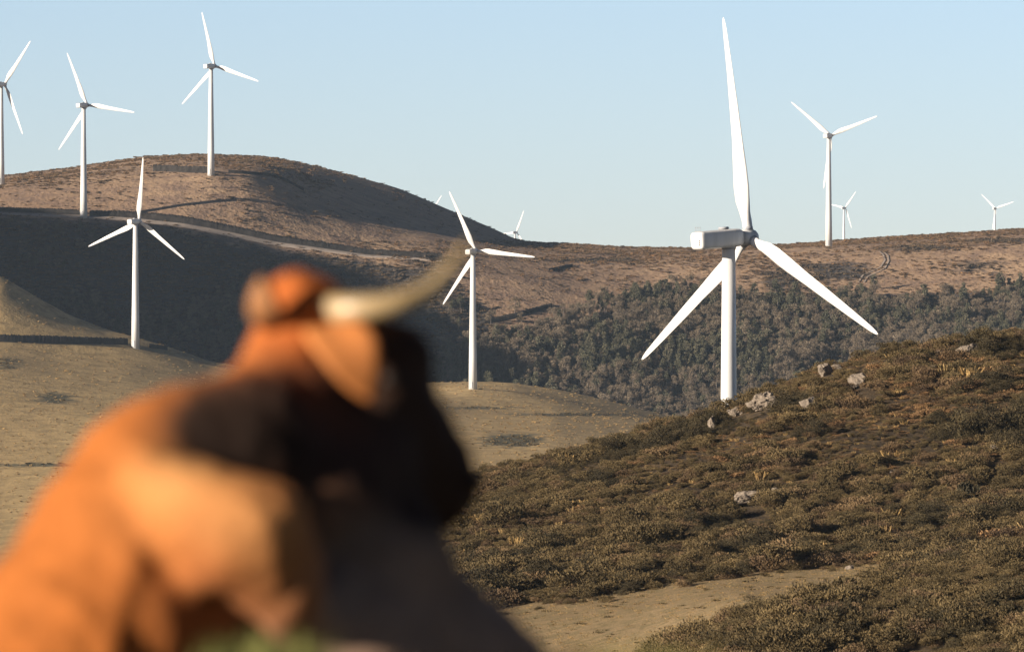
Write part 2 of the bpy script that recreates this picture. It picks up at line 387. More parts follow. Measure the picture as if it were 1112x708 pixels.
def scatter(name, pts, rot, scl, idx, coll, label=None):
    n = len(pts); me = bpy.data.meshes.new(name); me.vertices.add(n); me.vertices.foreach_set('co', np.asarray(pts, np.float32).ravel())
    a = me.attributes.new('rot', 'FLOAT_VECTOR', 'POINT'); a.data.foreach_set('vector', np.asarray(rot, np.float32).ravel())
    a = me.attributes.new('scl', 'FLOAT_VECTOR', 'POINT'); a.data.foreach_set('vector', np.asarray(scl, np.float32).ravel())
    a = me.attributes.new('idx', 'INT', 'POINT'); a.data.foreach_set('value', np.asarray(idx, np.int32))
    o = bpy.data.objects.new(name, me); COL.objects.link(o)
    g = bpy.data.node_groups.new(name, 'GeometryNodeTree')
    g.interface.new_socket('Geometry', in_out='INPUT', socket_type='NodeSocketGeometry'); g.interface.new_socket('Geometry', in_out='OUTPUT', socket_type='NodeSocketGeometry')
    gi, go = g.nodes.new('NodeGroupInput'), g.nodes.new('NodeGroupOutput')
    ip = g.nodes.new('GeometryNodeInstanceOnPoints'); ci = g.nodes.new('GeometryNodeCollectionInfo')
    ci.inputs['Collection'].default_value = coll; ci.inputs['Separate Children'].default_value = True; ci.inputs['Reset Children'].default_value = True
    def na(nm, ty):
        q = g.nodes.new('GeometryNodeInputNamedAttribute'); q.data_type = ty; q.inputs['Name'].default_value = nm; return q.outputs['Attribute']
    L = g.links
    L.new(gi.outputs[0], ip.inputs['Points']); L.new(ci.outputs[0], ip.inputs['Instance']); ip.inputs['Pick Instance'].default_value = True
    L.new(na('idx', 'INT'), ip.inputs['Instance Index'])
    er = g.nodes.new('FunctionNodeEulerToRotation'); L.new(na('rot', 'FLOAT_VECTOR'), er.inputs[0]); L.new(er.outputs[0], ip.inputs['Rotation'])
    L.new(na('scl', 'FLOAT_VECTOR'), ip.inputs['Scale']); L.new(ip.outputs[0], go.inputs[0])
    md = o.modifiers.new('scatter', 'NODES'); md.node_group = g
    return tag(o, kind='stuff', label=label)

def quads_mesh(name, C, A, B, shade, mat):
    """C centres, A and B half-axes -> loose leaf-sized quads"""
    n = len(C); co = np.stack([C-A-B, C+A-B*.6, C+A*.7+B, C-A*.6+B*.8], 1).reshape(-1, 3)
    me = bpy.data.meshes.new(name); me.vertices.add(4*n); me.vertices.foreach_set('co', co.ravel())
    me.loops.add(4*n); me.loops.foreach_set('vertex_index', np.arange(4*n))
    me.polygons.add(n); me.polygons.foreach_set('loop_start', np.arange(n)*4); me.polygons.foreach_set('loop_total', np.full(n, 4)); me.update()
    a = me.attributes.new('shade', 'FLOAT', 'POINT'); a.data.foreach_set('value', np.repeat(shade, 4).astype(np.float32))
    me.materials.append(mat)
    return me

def rdir(n):
    d = rng.normal(size=(n, 3)); return d/np.linalg.norm(d, axis=1)[:, None]

def bush_mesh(name, mat, n=220, flat=.6, size=.07, lumps=6, spiky=.5):
    """a low bush 1 m across, of leaf sprays gathered in lumps"""
    lc = np.stack([rng.uniform(-.33, .33, lumps), rng.uniform(-.33, .33, lumps), rng.uniform(.1, flat*.7, lumps)], 1); lr = rng.uniform(.16, .32, lumps)
    k = rng.integers(0, lumps, n); d = rdir(n); d[:, 2] = np.abs(d[:, 2])*.9+.05
    C = lc[k]+d*(lr[k]*rng.uniform(.7, 1.05, n))[:, None]; C[:, 2] *= flat/.6
    up = d*.6+np.array([0, 0, 1])*spiky+rdir(n)*.5; up /= np.linalg.norm(up, axis=1)[:, None]
    side = np.cross(up, rdir(n)); side /= np.linalg.norm(side, axis=1)[:, None]
    s = size*rng.uniform(.6, 1.5, n)
    return quads_mesh(name, C, side*(s*.55)[:, None], up*(s*1.1)[:, None], np.clip(rng.normal(.5, .25, n), 0, 1), mat)

def tuft_mesh(name, mat, n=60, h=.5, spread=.25, wid=.015):
    a = rng.uniform(0, 2*np.pi, n); r = rng.uniform(0, spread*.4, n)
    base = np.stack([np.cos(a)*r, np.sin(a)*r, np.zeros(n)], 1); L = h*rng.uniform(.5, 1.1, n)
    lean = np.stack([np.cos(a)*rng.uniform(.1, .9, n)*spread*2, np.sin(a)*rng.uniform(.1, .9, n)*spread*2, np.ones(n)], 1); lean /= np.linalg.norm(lean, axis=1)[:, None]
    side = np.cross(lean, rdir(n)); side /= np.linalg.norm(side, axis=1)[:, None]
    return quads_mesh(name, base+lean*(L/2)[:, None], side*wid, lean*(L/2)[:, None], rng.uniform(.2, .9, n), mat)

def tree_parts(hgt, crown_r, n, trunk_frac, shape, leaf=(.10, .40)):
    """trunk-and-limb bmesh and crown quads (arrays), standing at the origin"""
    bm = bmesh.new()
    def limb(a, b, r0, r1, k=5):
        ax = (b-a).normalized(); q = ax.to_track_quat('Z', 'Y'); ring = []
        for p, r in ((a, r0), ((a+b)/2+Vector((random.uniform(-.1, .1), random.uniform(-.1, .1), 0)), (r0+r1)/2), (b, r1)):
            ring.append([bm.verts.new(p+q@Vector((r*math.cos(t*2*math.pi/k), r*math.sin(t*2*math.pi/k), 0))) for t in range(k)])
        for s in range(2):
            for t in range(k): bm.faces.new((ring[s][t], ring[s][(t+1) % k], ring[s+1][(t+1) % k], ring[s+1][t]))
    top = Vector((random.uniform(-.3, .3), random.uniform(-.3, .3), hgt*.88)); r0 = hgt*.018+.05
    limb(Vector((0, 0, -.4)), top, r0, r0*.25, 6)
    ends = []
    for k in range(9):
        z = hgt*random.uniform(trunk_frac, .8); a = random.uniform(0, 2*math.pi)
        f = 1-.75*(z/hgt) if shape == 'cone' else 1.0
        e = Vector((math.cos(a)*crown_r*f*random.uniform(.5, .9), math.sin(a)*crown_r*f*random.uniform(.5, .9), z+hgt*random.uniform(.04, .16)))
        limb(Vector((0, 0, z))+Vector((top.x, top.y, 0))*(z/hgt), e, r0*.4, r0*.1, 4); ends.append(e)
    ends += [top]
    E = np.array([list(e) for e in ends]); cr = crown_r*np.array([random.uniform(.28, .5) for _ in ends])
    k = rng.integers(0, len(E), n); d = rdir(n)
    C = E[k]+d*(cr[k]*rng.uniform(.25, 1.0, n)**.6)[:, None]*np.array([1, 1, .85])
    C[:, 2] = np.maximum(C[:, 2], hgt*trunk_frac*.6)
    up = d+rdir(n)*.7+np.array([0, 0, .4]); up /= np.linalg.norm(up, axis=1)[:, None]
    sd = np.cross(up, rdir(n)); sd /= np.linalg.norm(sd, axis=1)[:, None]
    s = rng.uniform(.6, 1.4, n)
    return bm, C, sd*(leaf[0]*s)[:, None], up*(leaf[1]*s)[:, None], np.clip(rng.normal(.5, .25, n), 0, 1)

LM = {'gorse': leaf_mat('gorse', (0.065, 0.049, 0.023), (0.096, 0.071, 0.034), (0.138, 0.101, 0.048)),
      'heather': leaf_mat('heather', (0.075, 0.050, 0.030), (0.110, 0.073, 0.040), (0.158, 0.107, 0.056)),
      'furze': leaf_mat('dark furze', (0.034, 0.028, 0.015), (0.048, 0.038, 0.020), (0.064, 0.051, 0.026)),
      'dry': leaf_mat('dry grass', (.23, .155, .065), (.30, .20, .085), (.20, .15, .07)),
      'bracken': leaf_mat('bracken', (.17, .10, .05), (.21, .125, .06), (.15, .09, .045)),
      'moor': leaf_mat('moor scrub', (.07, .055, .04), (.10, .075, .055), (.13, .10, .07)),
      'dark': leaf_mat('dark bush', (.03, .026, .015), (.04, .034, .019), (.055, .044, .025)),
      'twig': leaf_mat('bare twigs', (.115, .092, .066), (.145, .115, .083), (.18, .145, .105)),
      'pine': leaf_mat('pine needles', (0.065, 0.065, 0.041), (0.086, 0.083, 0.053), (0.112, 0.103, 0.069)),
      'grass': leaf_mat('green grass', (.075, .085, .025), (.10, .11, .03), (.15, .14, .045))}
M['bark'] = plain('bark', (.11, .09, .075), .9, .3, 2)

# --- boulders and outcrops on the heath
def rock_mat():
    m, nt, bs = mat_new('lichen rock'); tc = N(nt, 'ShaderNodeTexCoord').outputs['Object']
    n1 = noise(nt, 2.2, 8, .7, tc); n2 = noise(nt, 7, 5, .6, tc)
    c = ramp(nt, n1, [(.30, (.045, .038, .03)), (.44, (.14, .11, .083)), (.60, (.22, .178, .135)), (.72, (.31, .26, .205))])
    c = mix(nt, ramp(nt, n2, [(.5, (0, 0, 0)), (.7, (.6, .6, .6))]), c, (.12, .10, .07))
    nt.links.new(c, bs.inputs['Base Color']); bs.inputs['Roughness'].default_value = .9; bump(nt, bs, n1, .8, .12)
    return m
M['rock'] = rock_mat()
ROCKS = []
def rock(name, u, v, wpx, hpx, label, crag=.35, lo=232, hi=445, cat='boulder'):
    d = ground_at(u, v, lo, hi); x = ux(u, d); sc_ = d/F
    a, c = wpx/2*sc_, hpx*sc_*1.1
    bm = bmesh.new(); bmesh.ops.create_icosphere(bm, subdivisions=6 if wpx > 20 else 5, radius=1)
    planes = [(Vector(p).normalized(), random.uniform(.5, .85)) for p in rdir(16)]
    o = rng.uniform(0, 50)
    co = np.array([list(q.co) for q in bm.verts])
    for pn, pd in planes:                                             # split faces
        e = co@np.array(pn)-pd; co = co-np.array(pn)*(np.maximum(e, 0)*.85)[:, None]
    f1 = 3 if crag > .4 else 1.6
    blk = np.floor((co[:, 0]*1.1+co[:, 1]*.6+o)*f1)*7.1+np.floor((co[:, 2]*1.3-co[:, 0]*.35)*f1+o)*3.3   # broken blocks and ledges
    st = hash2((blk*10).astype(np.int64), (blk*0).astype(np.int64), 9)-.5
    n1 = fbm(co[:, 0]+o+co[:, 2]*.7, co[:, 1]+o-co[:, 2]*.6, .5, 5, 5); n2 = fbm(co[:, 0]*4+o, co[:, 2]*4+co[:, 1]*3, .5, 15, 3)
    co = co*(1+n1*crag*1.5+n2*.12+st*crag*.55)[:, None]
    for q, p in zip(bm.verts, co): q.co = (p[0]*a, p[1]*a*.8, p[2]*c*.62+c*.05)
    ob = bm_obj(name, bm, M['rock'], smooth=False); ROCKS.append((x, d, a)); ob.location = (x, d, hz(x, d)+c*.35); ob.rotation_euler = (0, 0, random.uniform(-.5, .5))
    return tag(ob, label, cat)
rock('rock_outcrop', 826, 447, 42, 18, 'broad craggy outcrop just right of the biggest turbine base', .5, cat='outcrop')
rock('boulder', 800, 452, 22, 12, 'low grey rock at the left end of the craggy outcrop by the turbine')
rock('boulder', 878, 446, 20, 15, 'rounded pale boulder right of the craggy outcrop below the heath crest')
rock('boulder', 933, 420, 26, 14, 'wide pinkish boulder mid-slope below the tip of the right rotor blade')
rock('boulder', 897, 408, 20, 14, 'grey slab leaning uphill below the heath crest')
rock('boulder', 908, 402, 18, 6, 'thin flat slab lying above the leaning grey slab')
rock('boulder', 773, 466, 13, 13, 'small upright stone left of the biggest turbine base')
rock('boulder', 1050, 390, 26, 17, 'large pale boulder near the heath crest at upper right')
rock('boulder', 1076, 381, 16, 9, 'small pale rock right of the large boulder near the crest')
rock('boulder', 1056, 372, 11, 8, 'little whitish rock directly above the large boulder near the crest')
rock('boulder', 1022, 369, 17, 7, 'dark flat rock on the heath skyline at upper right')
rock('boulder', 1022, 387, 14, 7, 'dark low rock left of the large pale boulder near the crest')
rock('boulder', 1073, 362, 8, 5, 'tiny white stone on the skyline at the right')
rock('boulder', 1090, 398, 12, 5, 'low grey stone below the small pale rock at far right')
rock('boulder', 1013, 402, 10, 6, 'small grey stone downhill from the dark low rock')
rock('rock_outcrop', 812, 549, 44, 17, 'broken pale outcrop with a dark hollow at mid-slope', .5, cat='outcrop')
rock('boulder', 844, 542, 18, 12, 'pale rock at the right end of the broken mid-slope outcrop')
rock('boulder', 969, 516, 11, 6, 'bright whitish stone among the heather at mid-slope')
rock('boulder', 1079, 488, 13, 6, 'flat white stone in the heather near the right edge')
rock('boulder', 1056, 474, 9, 6, 'small white stone in the heather above the flat white one')
rock('boulder', 923, 619, 12, 5, 'grey stone lying at the upper edge of the tan pasture strip')


# --- heath cover
hm = [bush_mesh('gorse', LM['gorse'], 2200, .62, .0175, 11) for _ in range(4)] + [bush_mesh('heather', LM['heather'], 2000, .5, .0165, 13, .8) for _ in range(4)] \
   + [tuft_mesh('dry', LM['dry'], 70, .42, .45, .018) for _ in range(2)] + [bush_mesh('bracken', LM['bracken'], 900, .42, .021, 9, .2) for _ in range(2)] + [bush_mesh('furze', LM['furze'], 2200, .75, .0175, 10) for _ in range(2)]
HC = proto_collection('heath_plants', hm)
def area_points(n, ulo, uhi, dlo, dhi):
    d = np.sqrt(rng.uniform(dlo**2, dhi**2, n)); u = rng.uniform(ulo, uhi, n); return u, d
NH = 62000
u, d = area_points(NH, 380, 1330, 214, 455)
x = ux(u, d); y = d
keep = ~in_field(u, d+rng.normal(0, 1.8, NH))
clus = fbm(x, y, 5.5, 21, 3); patch = fbm(x, y, 22, 31, 3)
keep &= (clus > -.16+rng.normal(0, .09, NH)) | (rng.uniform(0, 1, NH) < .62)
low = clus < -.13
for rx, ry, ra in ROCKS: keep &= ~((np.abs(x-rx) < ra*.9) & (y > ry-7-ra*.8) & (y < ry+ra*.5) & ~(low & (y < ry-2.5)))
u, d, x, y, clus, patch, low = (a[keep] for a in (u, d, x, y, clus, patch, low)); n = len(u)
t = rng.uniform(0, 1, n)+patch*1.0
near = d < 300
idx = np.where(t < .50, rng.integers(0, 4, n), np.where(t < .84, rng.integers(4, 8, n), np.where(t < .95, rng.integers(8, 10, n), rng.integers(10, 12, n))))
dkp = fbm(x, y, 7, 131, 2)+rng.normal(0, .08, n); idx = np.where(dkp > .19+.2*(d > 425), rng.integers(12, 14, n), idx)
idx = np.where(near & (idx >= 8) & (idx < 12) & (rng.uniform(0, 1, n) < .7), rng.integers(0, 4, n), idx)
s = .74*np.clip(rng.lognormal(-.28, .48, n), .25, 2.2)*(1+clus*1.6); s = np.where(low, np.clip(s, .25, .5), s); s = np.where(d > 428, s*.72, s)
edge = np.abs(d-346.5) < 3; s = np.where(edge & (u < 850), s*1.55, s)
z = height(x, y)-.06
scatter('heath_scrub', np.stack([x, y, z], 1), np.stack([rng.normal(0, .12, n), rng.normal(0, .12, n), rng.uniform(0, 6.28, n)], 1), np.stack([s*1.35, s*1.35, s*rng.uniform(.8, 1.35, n)], 1), idx, HC, 'low brown and olive heath scrub covering the near right hill')

# --- far slopes: heather tufts on the moor, grass tufts on the tan hill
fm = [bush_mesh('heather_far', LM['heather'], 90, .42, .11, 6, .4) for _ in range(3)] + [bush_mesh('scrub_far', LM['moor'], 110, .6, .12, 6, .4) for _ in range(3)] + [bush_mesh('bracken_far', LM['bracken'], 70, .35, .11, 6, .2) for _ in range(2)]
FC = proto_collection('moor_plants', fm)
u, d = area_points(115000, -120, 1230, 1880, 2335); x = ux(u, d); z = height(x, d); v = V0-z/d*F
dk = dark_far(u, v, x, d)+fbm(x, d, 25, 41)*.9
n = len(u); keep = rng.uniform(0, 1, n) < np.clip(dk+.12, .06, 1)
keep &= ~((u > np.interp(v, [170, 194, 215, 240, 265], [400, 385, 330, 300, 330])) & (u < 560) & (v < 262) & (rng.uniform(0, 1, n) < .85))
u, d, x, z, dk, v = (a[keep] for a in (u, d, x, z, dk, v)); n = len(u)
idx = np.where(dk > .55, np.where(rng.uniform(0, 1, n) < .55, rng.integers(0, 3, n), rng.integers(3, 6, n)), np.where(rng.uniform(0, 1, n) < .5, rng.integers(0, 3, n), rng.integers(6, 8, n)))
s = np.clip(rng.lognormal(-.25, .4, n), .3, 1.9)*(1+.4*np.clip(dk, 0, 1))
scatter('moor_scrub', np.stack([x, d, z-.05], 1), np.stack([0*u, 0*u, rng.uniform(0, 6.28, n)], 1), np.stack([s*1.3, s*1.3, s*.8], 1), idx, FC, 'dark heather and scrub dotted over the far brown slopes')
gm = [tuft_mesh('grass_far', LM['dry'], 24, .5, .6, .07) for _ in range(3)] + [bush_mesh('scrub_mid', LM['gorse'], 60, .5, .14, 5, .4) for _ in range(2)]
GC = proto_collection('hill_plants', gm)
u, d = area_points(15000, -120, 760, 1330, 1800); x = ux(u, d); z = height(x, d); v = V0-z/d*F
dk = zoneB(u, v, x, d)+fbm(x, d, 30, 51)*.7; n = len(u)
sh = dk > .5; keep = sh | (rng.uniform(0, 1, n) < .28)
u, d, x, z, sh = (a[keep] for a in (u, d, x, z, sh)); n = len(u)
idx = np.where(sh & (rng.uniform(0, 1, n) < .7), rng.integers(3, 5, n), rng.integers(0, 3, n)); s = np.where(idx >= 3, rng.uniform(.4, 1.3, n), rng.uniform(.5, 1.2, n))
scatter('hill_tussocks', np.stack([x, d, z-.03], 1), np.stack([0*u, 0*u, rng.uniform(0, 6.28, n)], 1), np.stack([s, s, s*.7], 1), idx, GC, 'dry tussocks and low scrub on the tan grass hill')
# --- tussocks in the pasture
u, d = area_points(9000, 400, 1000, 298, 345); k = in_field(u, d) & (rng.uniform(0, 1, len(u)) < .5+fbm(ux(u, d), d, 3, 61)*1.5); u, d = u[k], d[k]; n = len(u); x = ux(u, d)
fgm = [tuft_mesh('pasture_tuft', LM['dry'], 22, .14, .9, .014) for _ in range(3)] + [bush_mesh('pasture_sod', LM['gorse'], 30, .25, .05) for _ in range(1)]
s = rng.uniform(.4, 1.1, n)
scatter('pasture_grass', np.stack([x, d, height(x, d)+.02], 1), np.stack([0*u, 0*u, rng.uniform(0, 6.28, n)], 1), np.stack([s, s, s*.8], 1), np.where(rng.uniform(0, 1, n) < .93, rng.integers(0, 3, n), 3), proto_collection('pasture_plants', fgm), 'short dry tufts in the tan pasture strip')

# --- the wood on the far slope
def joined_tree(name, kind):
    if kind == 'pine': bm, C, A, B, sh = tree_parts(7.5, 2.0, 1000, .25, 'cone', (.085, .20)); lm = LM['pine']
    else: bm, C, A, B, sh = tree_parts(6.8, 2.5, 1300, .22, 'round', (.040, .24)); lm = LM['twig']
    me = quads_mesh(name, C, A, B, sh, lm)
    b2 = bmesh.new(); b2.from_mesh(me); nq = len(b2.faces); bt = bpy.data.meshes.new('t'); bm.to_mesh(bt); bm.free(); b2.from_mesh(bt)
    b2.faces.ensure_lookup_table()
    for f in b2.faces[nq:]: f.material_index = 1
    b2.to_mesh(me); b2.free(); me.materials.append(M['bark'])
    return me
wm = [joined_tree('bare_tree', 'bare') for _ in range(5)] + [joined_tree('pine', 'pine') for _ in range(4)]
WC = proto_collection('wood_trees', wm)
WTOP = P((470, 400), (520, 380), (560, 372), (600, 358), (640, 340), (665, 328), (700, 322), (760, 318), (800, 322), (850, 330), (900, 330), (940, 325), (960, 338), (1000, 333), (1060, 330), (1112, 312), (1300, 300))
u, d = area_points(11000, 455, 1280, 1866, 2040); x = ux(u, d); z = height(x, d); v = V0-z/d*F
gap = fbm(x, d, 18, 71); n0 = len(u)
k = (v > np.interp(u, WTOP[0], WTOP[1])+gap*26) & (gap > -.15+rng.normal(0, .05, n0))
u, d, x, z, v = (a[k] for a in (u, d, x, z, v)); n = len(u)
pk = fbm(x, d, 35, 81)+rng.normal(0, .12, n) + np.where(u > 930, .03, 0)
idx = np.where(pk > .02, rng.integers(5, 9, n), rng.integers(0, 5, n)); s = np.clip(rng.lognormal(-.48, .32, n), .28, 1.2)
scatter('far_wood', np.stack([x, d, z], 1), np.stack([0*u, 0*u, rng.uniform(0, 6.28, n)], 1), np.stack([s*.95, s*.95, s*1.08], 1), idx, WC, 'grey leafless wood with dark pines filling the far hillside')
# scrubby trees in the shaded valley on the left
u, d = area_points(3200, -100, 500, 1880, 2020); x = ux(u, d); z = height(x, d); v = V0-z/d*F
gap = fbm(x, d, 16, 91)
k = (v > np.interp(u, [0, 200, 300, 500], [246, 262, 300, 330])) & (gap > .0)
u, d, x, z = (a[k] for a in (u, d, x, z)); n = len(u); s = rng.uniform(.25, .7, n)
scatter('valley_scrub', np.stack([x, d, z], 1), np.stack([0*u, 0*u, rng.uniform(0, 6.28, n)], 1), np.stack([s*1.2, s*1.2, s], 1), np.where(rng.uniform(0, 1, n) < .6, rng.integers(0, 5, n), rng.integers(5, 9, n)), WC, 'scrubby thicket in the shaded valley on the left')

# --- trees that stand apart, each its own thing with trunk and crown
def single_tree(u, v, kind, hgt, label, group, lo=1860, hi=2120):
    d = ground_at(u, v, lo, hi); x = ux(u, d)
    if kind == 'pine': bm, C, A, B, sh = tree_parts(hgt, hgt*.3, 900, .2, 'cone', (.09, .21)); lm = LM['pine']
    else: bm, C, A, B, sh = tree_parts(hgt, hgt*.36, 1200, .2, 'round', (.04, .25)); lm = LM['twig']
    t = empty('pine_tree' if kind == 'pine' else 'bare_tree', (x, d, hz(x, d)))
    bm_obj('trunk', bm, M['bark'], t); link('crown', quads_mesh('crown', C, A, B, sh, lm), None, t, False)
    tag(t, label, 'tree', group)
for (u, v) in ((559, 340), (566, 352), (604, 348), (620, 352), (655, 332), (641, 342), (585, 362), (533, 352)):
    single_tree(u, v, 'bare', random.uniform(4.0, 6.0), 'small bare grey tree standing loose on the brown slope above the wood', 'bare trees above the wood')
for (u, v, h_) in ((702, 330, 7), (718, 326, 7.5), (735, 330, 6.5), (688, 338, 6.5), (668, 340, 6)):
    single_tree(u, v, 'pine', h_, 'dark pine at the upper edge of the wood, left of the biggest turbine', 'pines along the upper edge of the wood')
single_tree(949, 316, 'pine', 6.0, 'broad dark evergreen alone at the lower end of the pale track', None)
for (u, v, h_) in ((1040, 352, 9), (1050, 360, 8), (1085, 345, 8), (1100, 340, 7.5), (1030, 345, 7)):
    single_tree(u, v, 'bare', h_, 'tall grey tree rising behind the heath crest near the right edge', 'tall trees behind the heath crest')

# ------------------------------------------------------------------ boulders, outcrops and lone bushes on the heath
def lone_bush(u, v, wpx, hpx, label, mat='dark'):
    d = ground_at(u, v, 232, 445); x = ux(u, d); s = d/F
    me = bush_mesh('dark_bush', LM[mat], 1100, .6, .045, 14, .5)
    o = link('dark_bush', me, None, None, False); o.location = (x, d, hz(x, d)-.1)
    o.scale = (wpx*s, wpx*s, hpx*s/.62); o.rotation_euler = (0, 0, random.uniform(0, 6)); return tag(o, label, 'bush')
lone_bush(1053, 541, 24, 18, 'rounded near-black bush, left one of the pair at mid-slope right')
lone_bush(1081, 538, 27, 13, 'wider dark bush, right one of the pair at mid-slope right')
lone_bush(778, 546, 18, 16, 'small dark bush at the left end of the broken mid-slope outcrop')

# ------------------------------------------------------------------ wind turbines
def white_paint():
    m, nt, bs = mat_new('white turbine paint'); tc = N(nt, 'ShaderNodeTexCoord').outputs['Object']
    mp = N(nt, 'ShaderNodeMapping'); mp.inputs['Scale'].default_value = (1.2, 1.2, .08); nt.links.new(tc, mp.inputs[0])
    n = noise(nt, 1.0, 5, .6, mp.outputs[0])
    c = ramp(nt, n, [(.30, (.47, .465, .45)), (.70, (.59, .59, .58))])
    nt.links.new(c, bs.inputs['Base Color']); bs.inputs['Roughness'].default_value = .38
    return m
M['white'] = white_paint(); M['dark_metal'] = plain('dark vent', (.03, .03, .035), .6); M['grey_metal'] = plain('grey metal', (.3, .31, .33), .45)
BL, HH, TILT = 20.0, 39.6, R(5)

def loft(rings, cap=True):
    bm = bmesh.new(); rr = [[bm.verts.new(p) for p in r] for r in rings]; k = len(rings[0])
    for a, b in zip(rr, rr[1:]):
        for t in range(k): bm.faces.new((a[t], a[(t+1) % k], b[(t+1) % k], b[t]))
    if cap: bm.faces.new(rr[0][::-1]); bm.faces.new(rr[-1])
    return bm

def blade_bm():
    """root along +Z, chord along X, wind side -Y"""
    st = [(0.45, .92, .92, 0), (1.0, .92, .92, 0), (1.5, .96, .80, .05), (2.3, 1.15, .55, .16), (3.3, 1.58, .42, .26), (4.6, 1.76, .34, .24), (6.2, 1.64, .29, .18), (9, 1.28, .21, .1), (12, 1.1, .16, .06), (15, .85, .12, .03), (17.5, .66, .085, .01), (19.0, .5, .06, 0), (19.7, .30, .04, 0), (20.0, .10, .02, 0)]
    rings = []
    for z, ch, th, off in st:
        tw = R(16)*max(0, 1-z/15)+R(2)
        r = []
        for k in range(20):
            a = 2*math.pi*k/20; cx = math.cos(a)*ch/2
            cy = math.sin(a)*th/2*(1.0 if z < 1.2 else (1+.35*math.cos(a)))
            cx -= off
            bend = -.0009*z*z
            r.append(Vector((cx*math.cos(tw)-cy*math.sin(tw), cx*math.sin(tw)+cy*math.cos(tw)+bend, z)))
        rings.append(r)
    return loft(rings)

def superellipse(wd, ht, n=28, p=5):
    out = []
    for k in range(n):
        a = 2*math.pi*k/n; c, s = math.cos(a), math.sin(a)
        out.append((wd/2*math.copysign(abs(c)**(2/p), c), ht/2*math.copysign(abs(s)**(2/p), s)))
    return out

_cache = {}
def box_bm(cx, cy, cz, sx, sy, sz):
    bm = bmesh.new(); bmesh.ops.create_cube(bm, size=1, matrix=Matrix.Translation((cx, cy, cz)) @ Matrix.Diagonal((sx, sy, sz, 1))); return bm

def cyl_bm(c, r0, r1, h, n=20, axis='Z'):
    bm = bmesh.new(); q = Matrix.Identity(4) if axis == 'Z' else Matrix.Rotation(R(-90), 4, 'X')
    bmesh.ops.create_cone(bm, cap_ends=True, segments=n, radius1=r0, radius2=r1, depth=h, matrix=Matrix.Translation(c) @ q); return bm

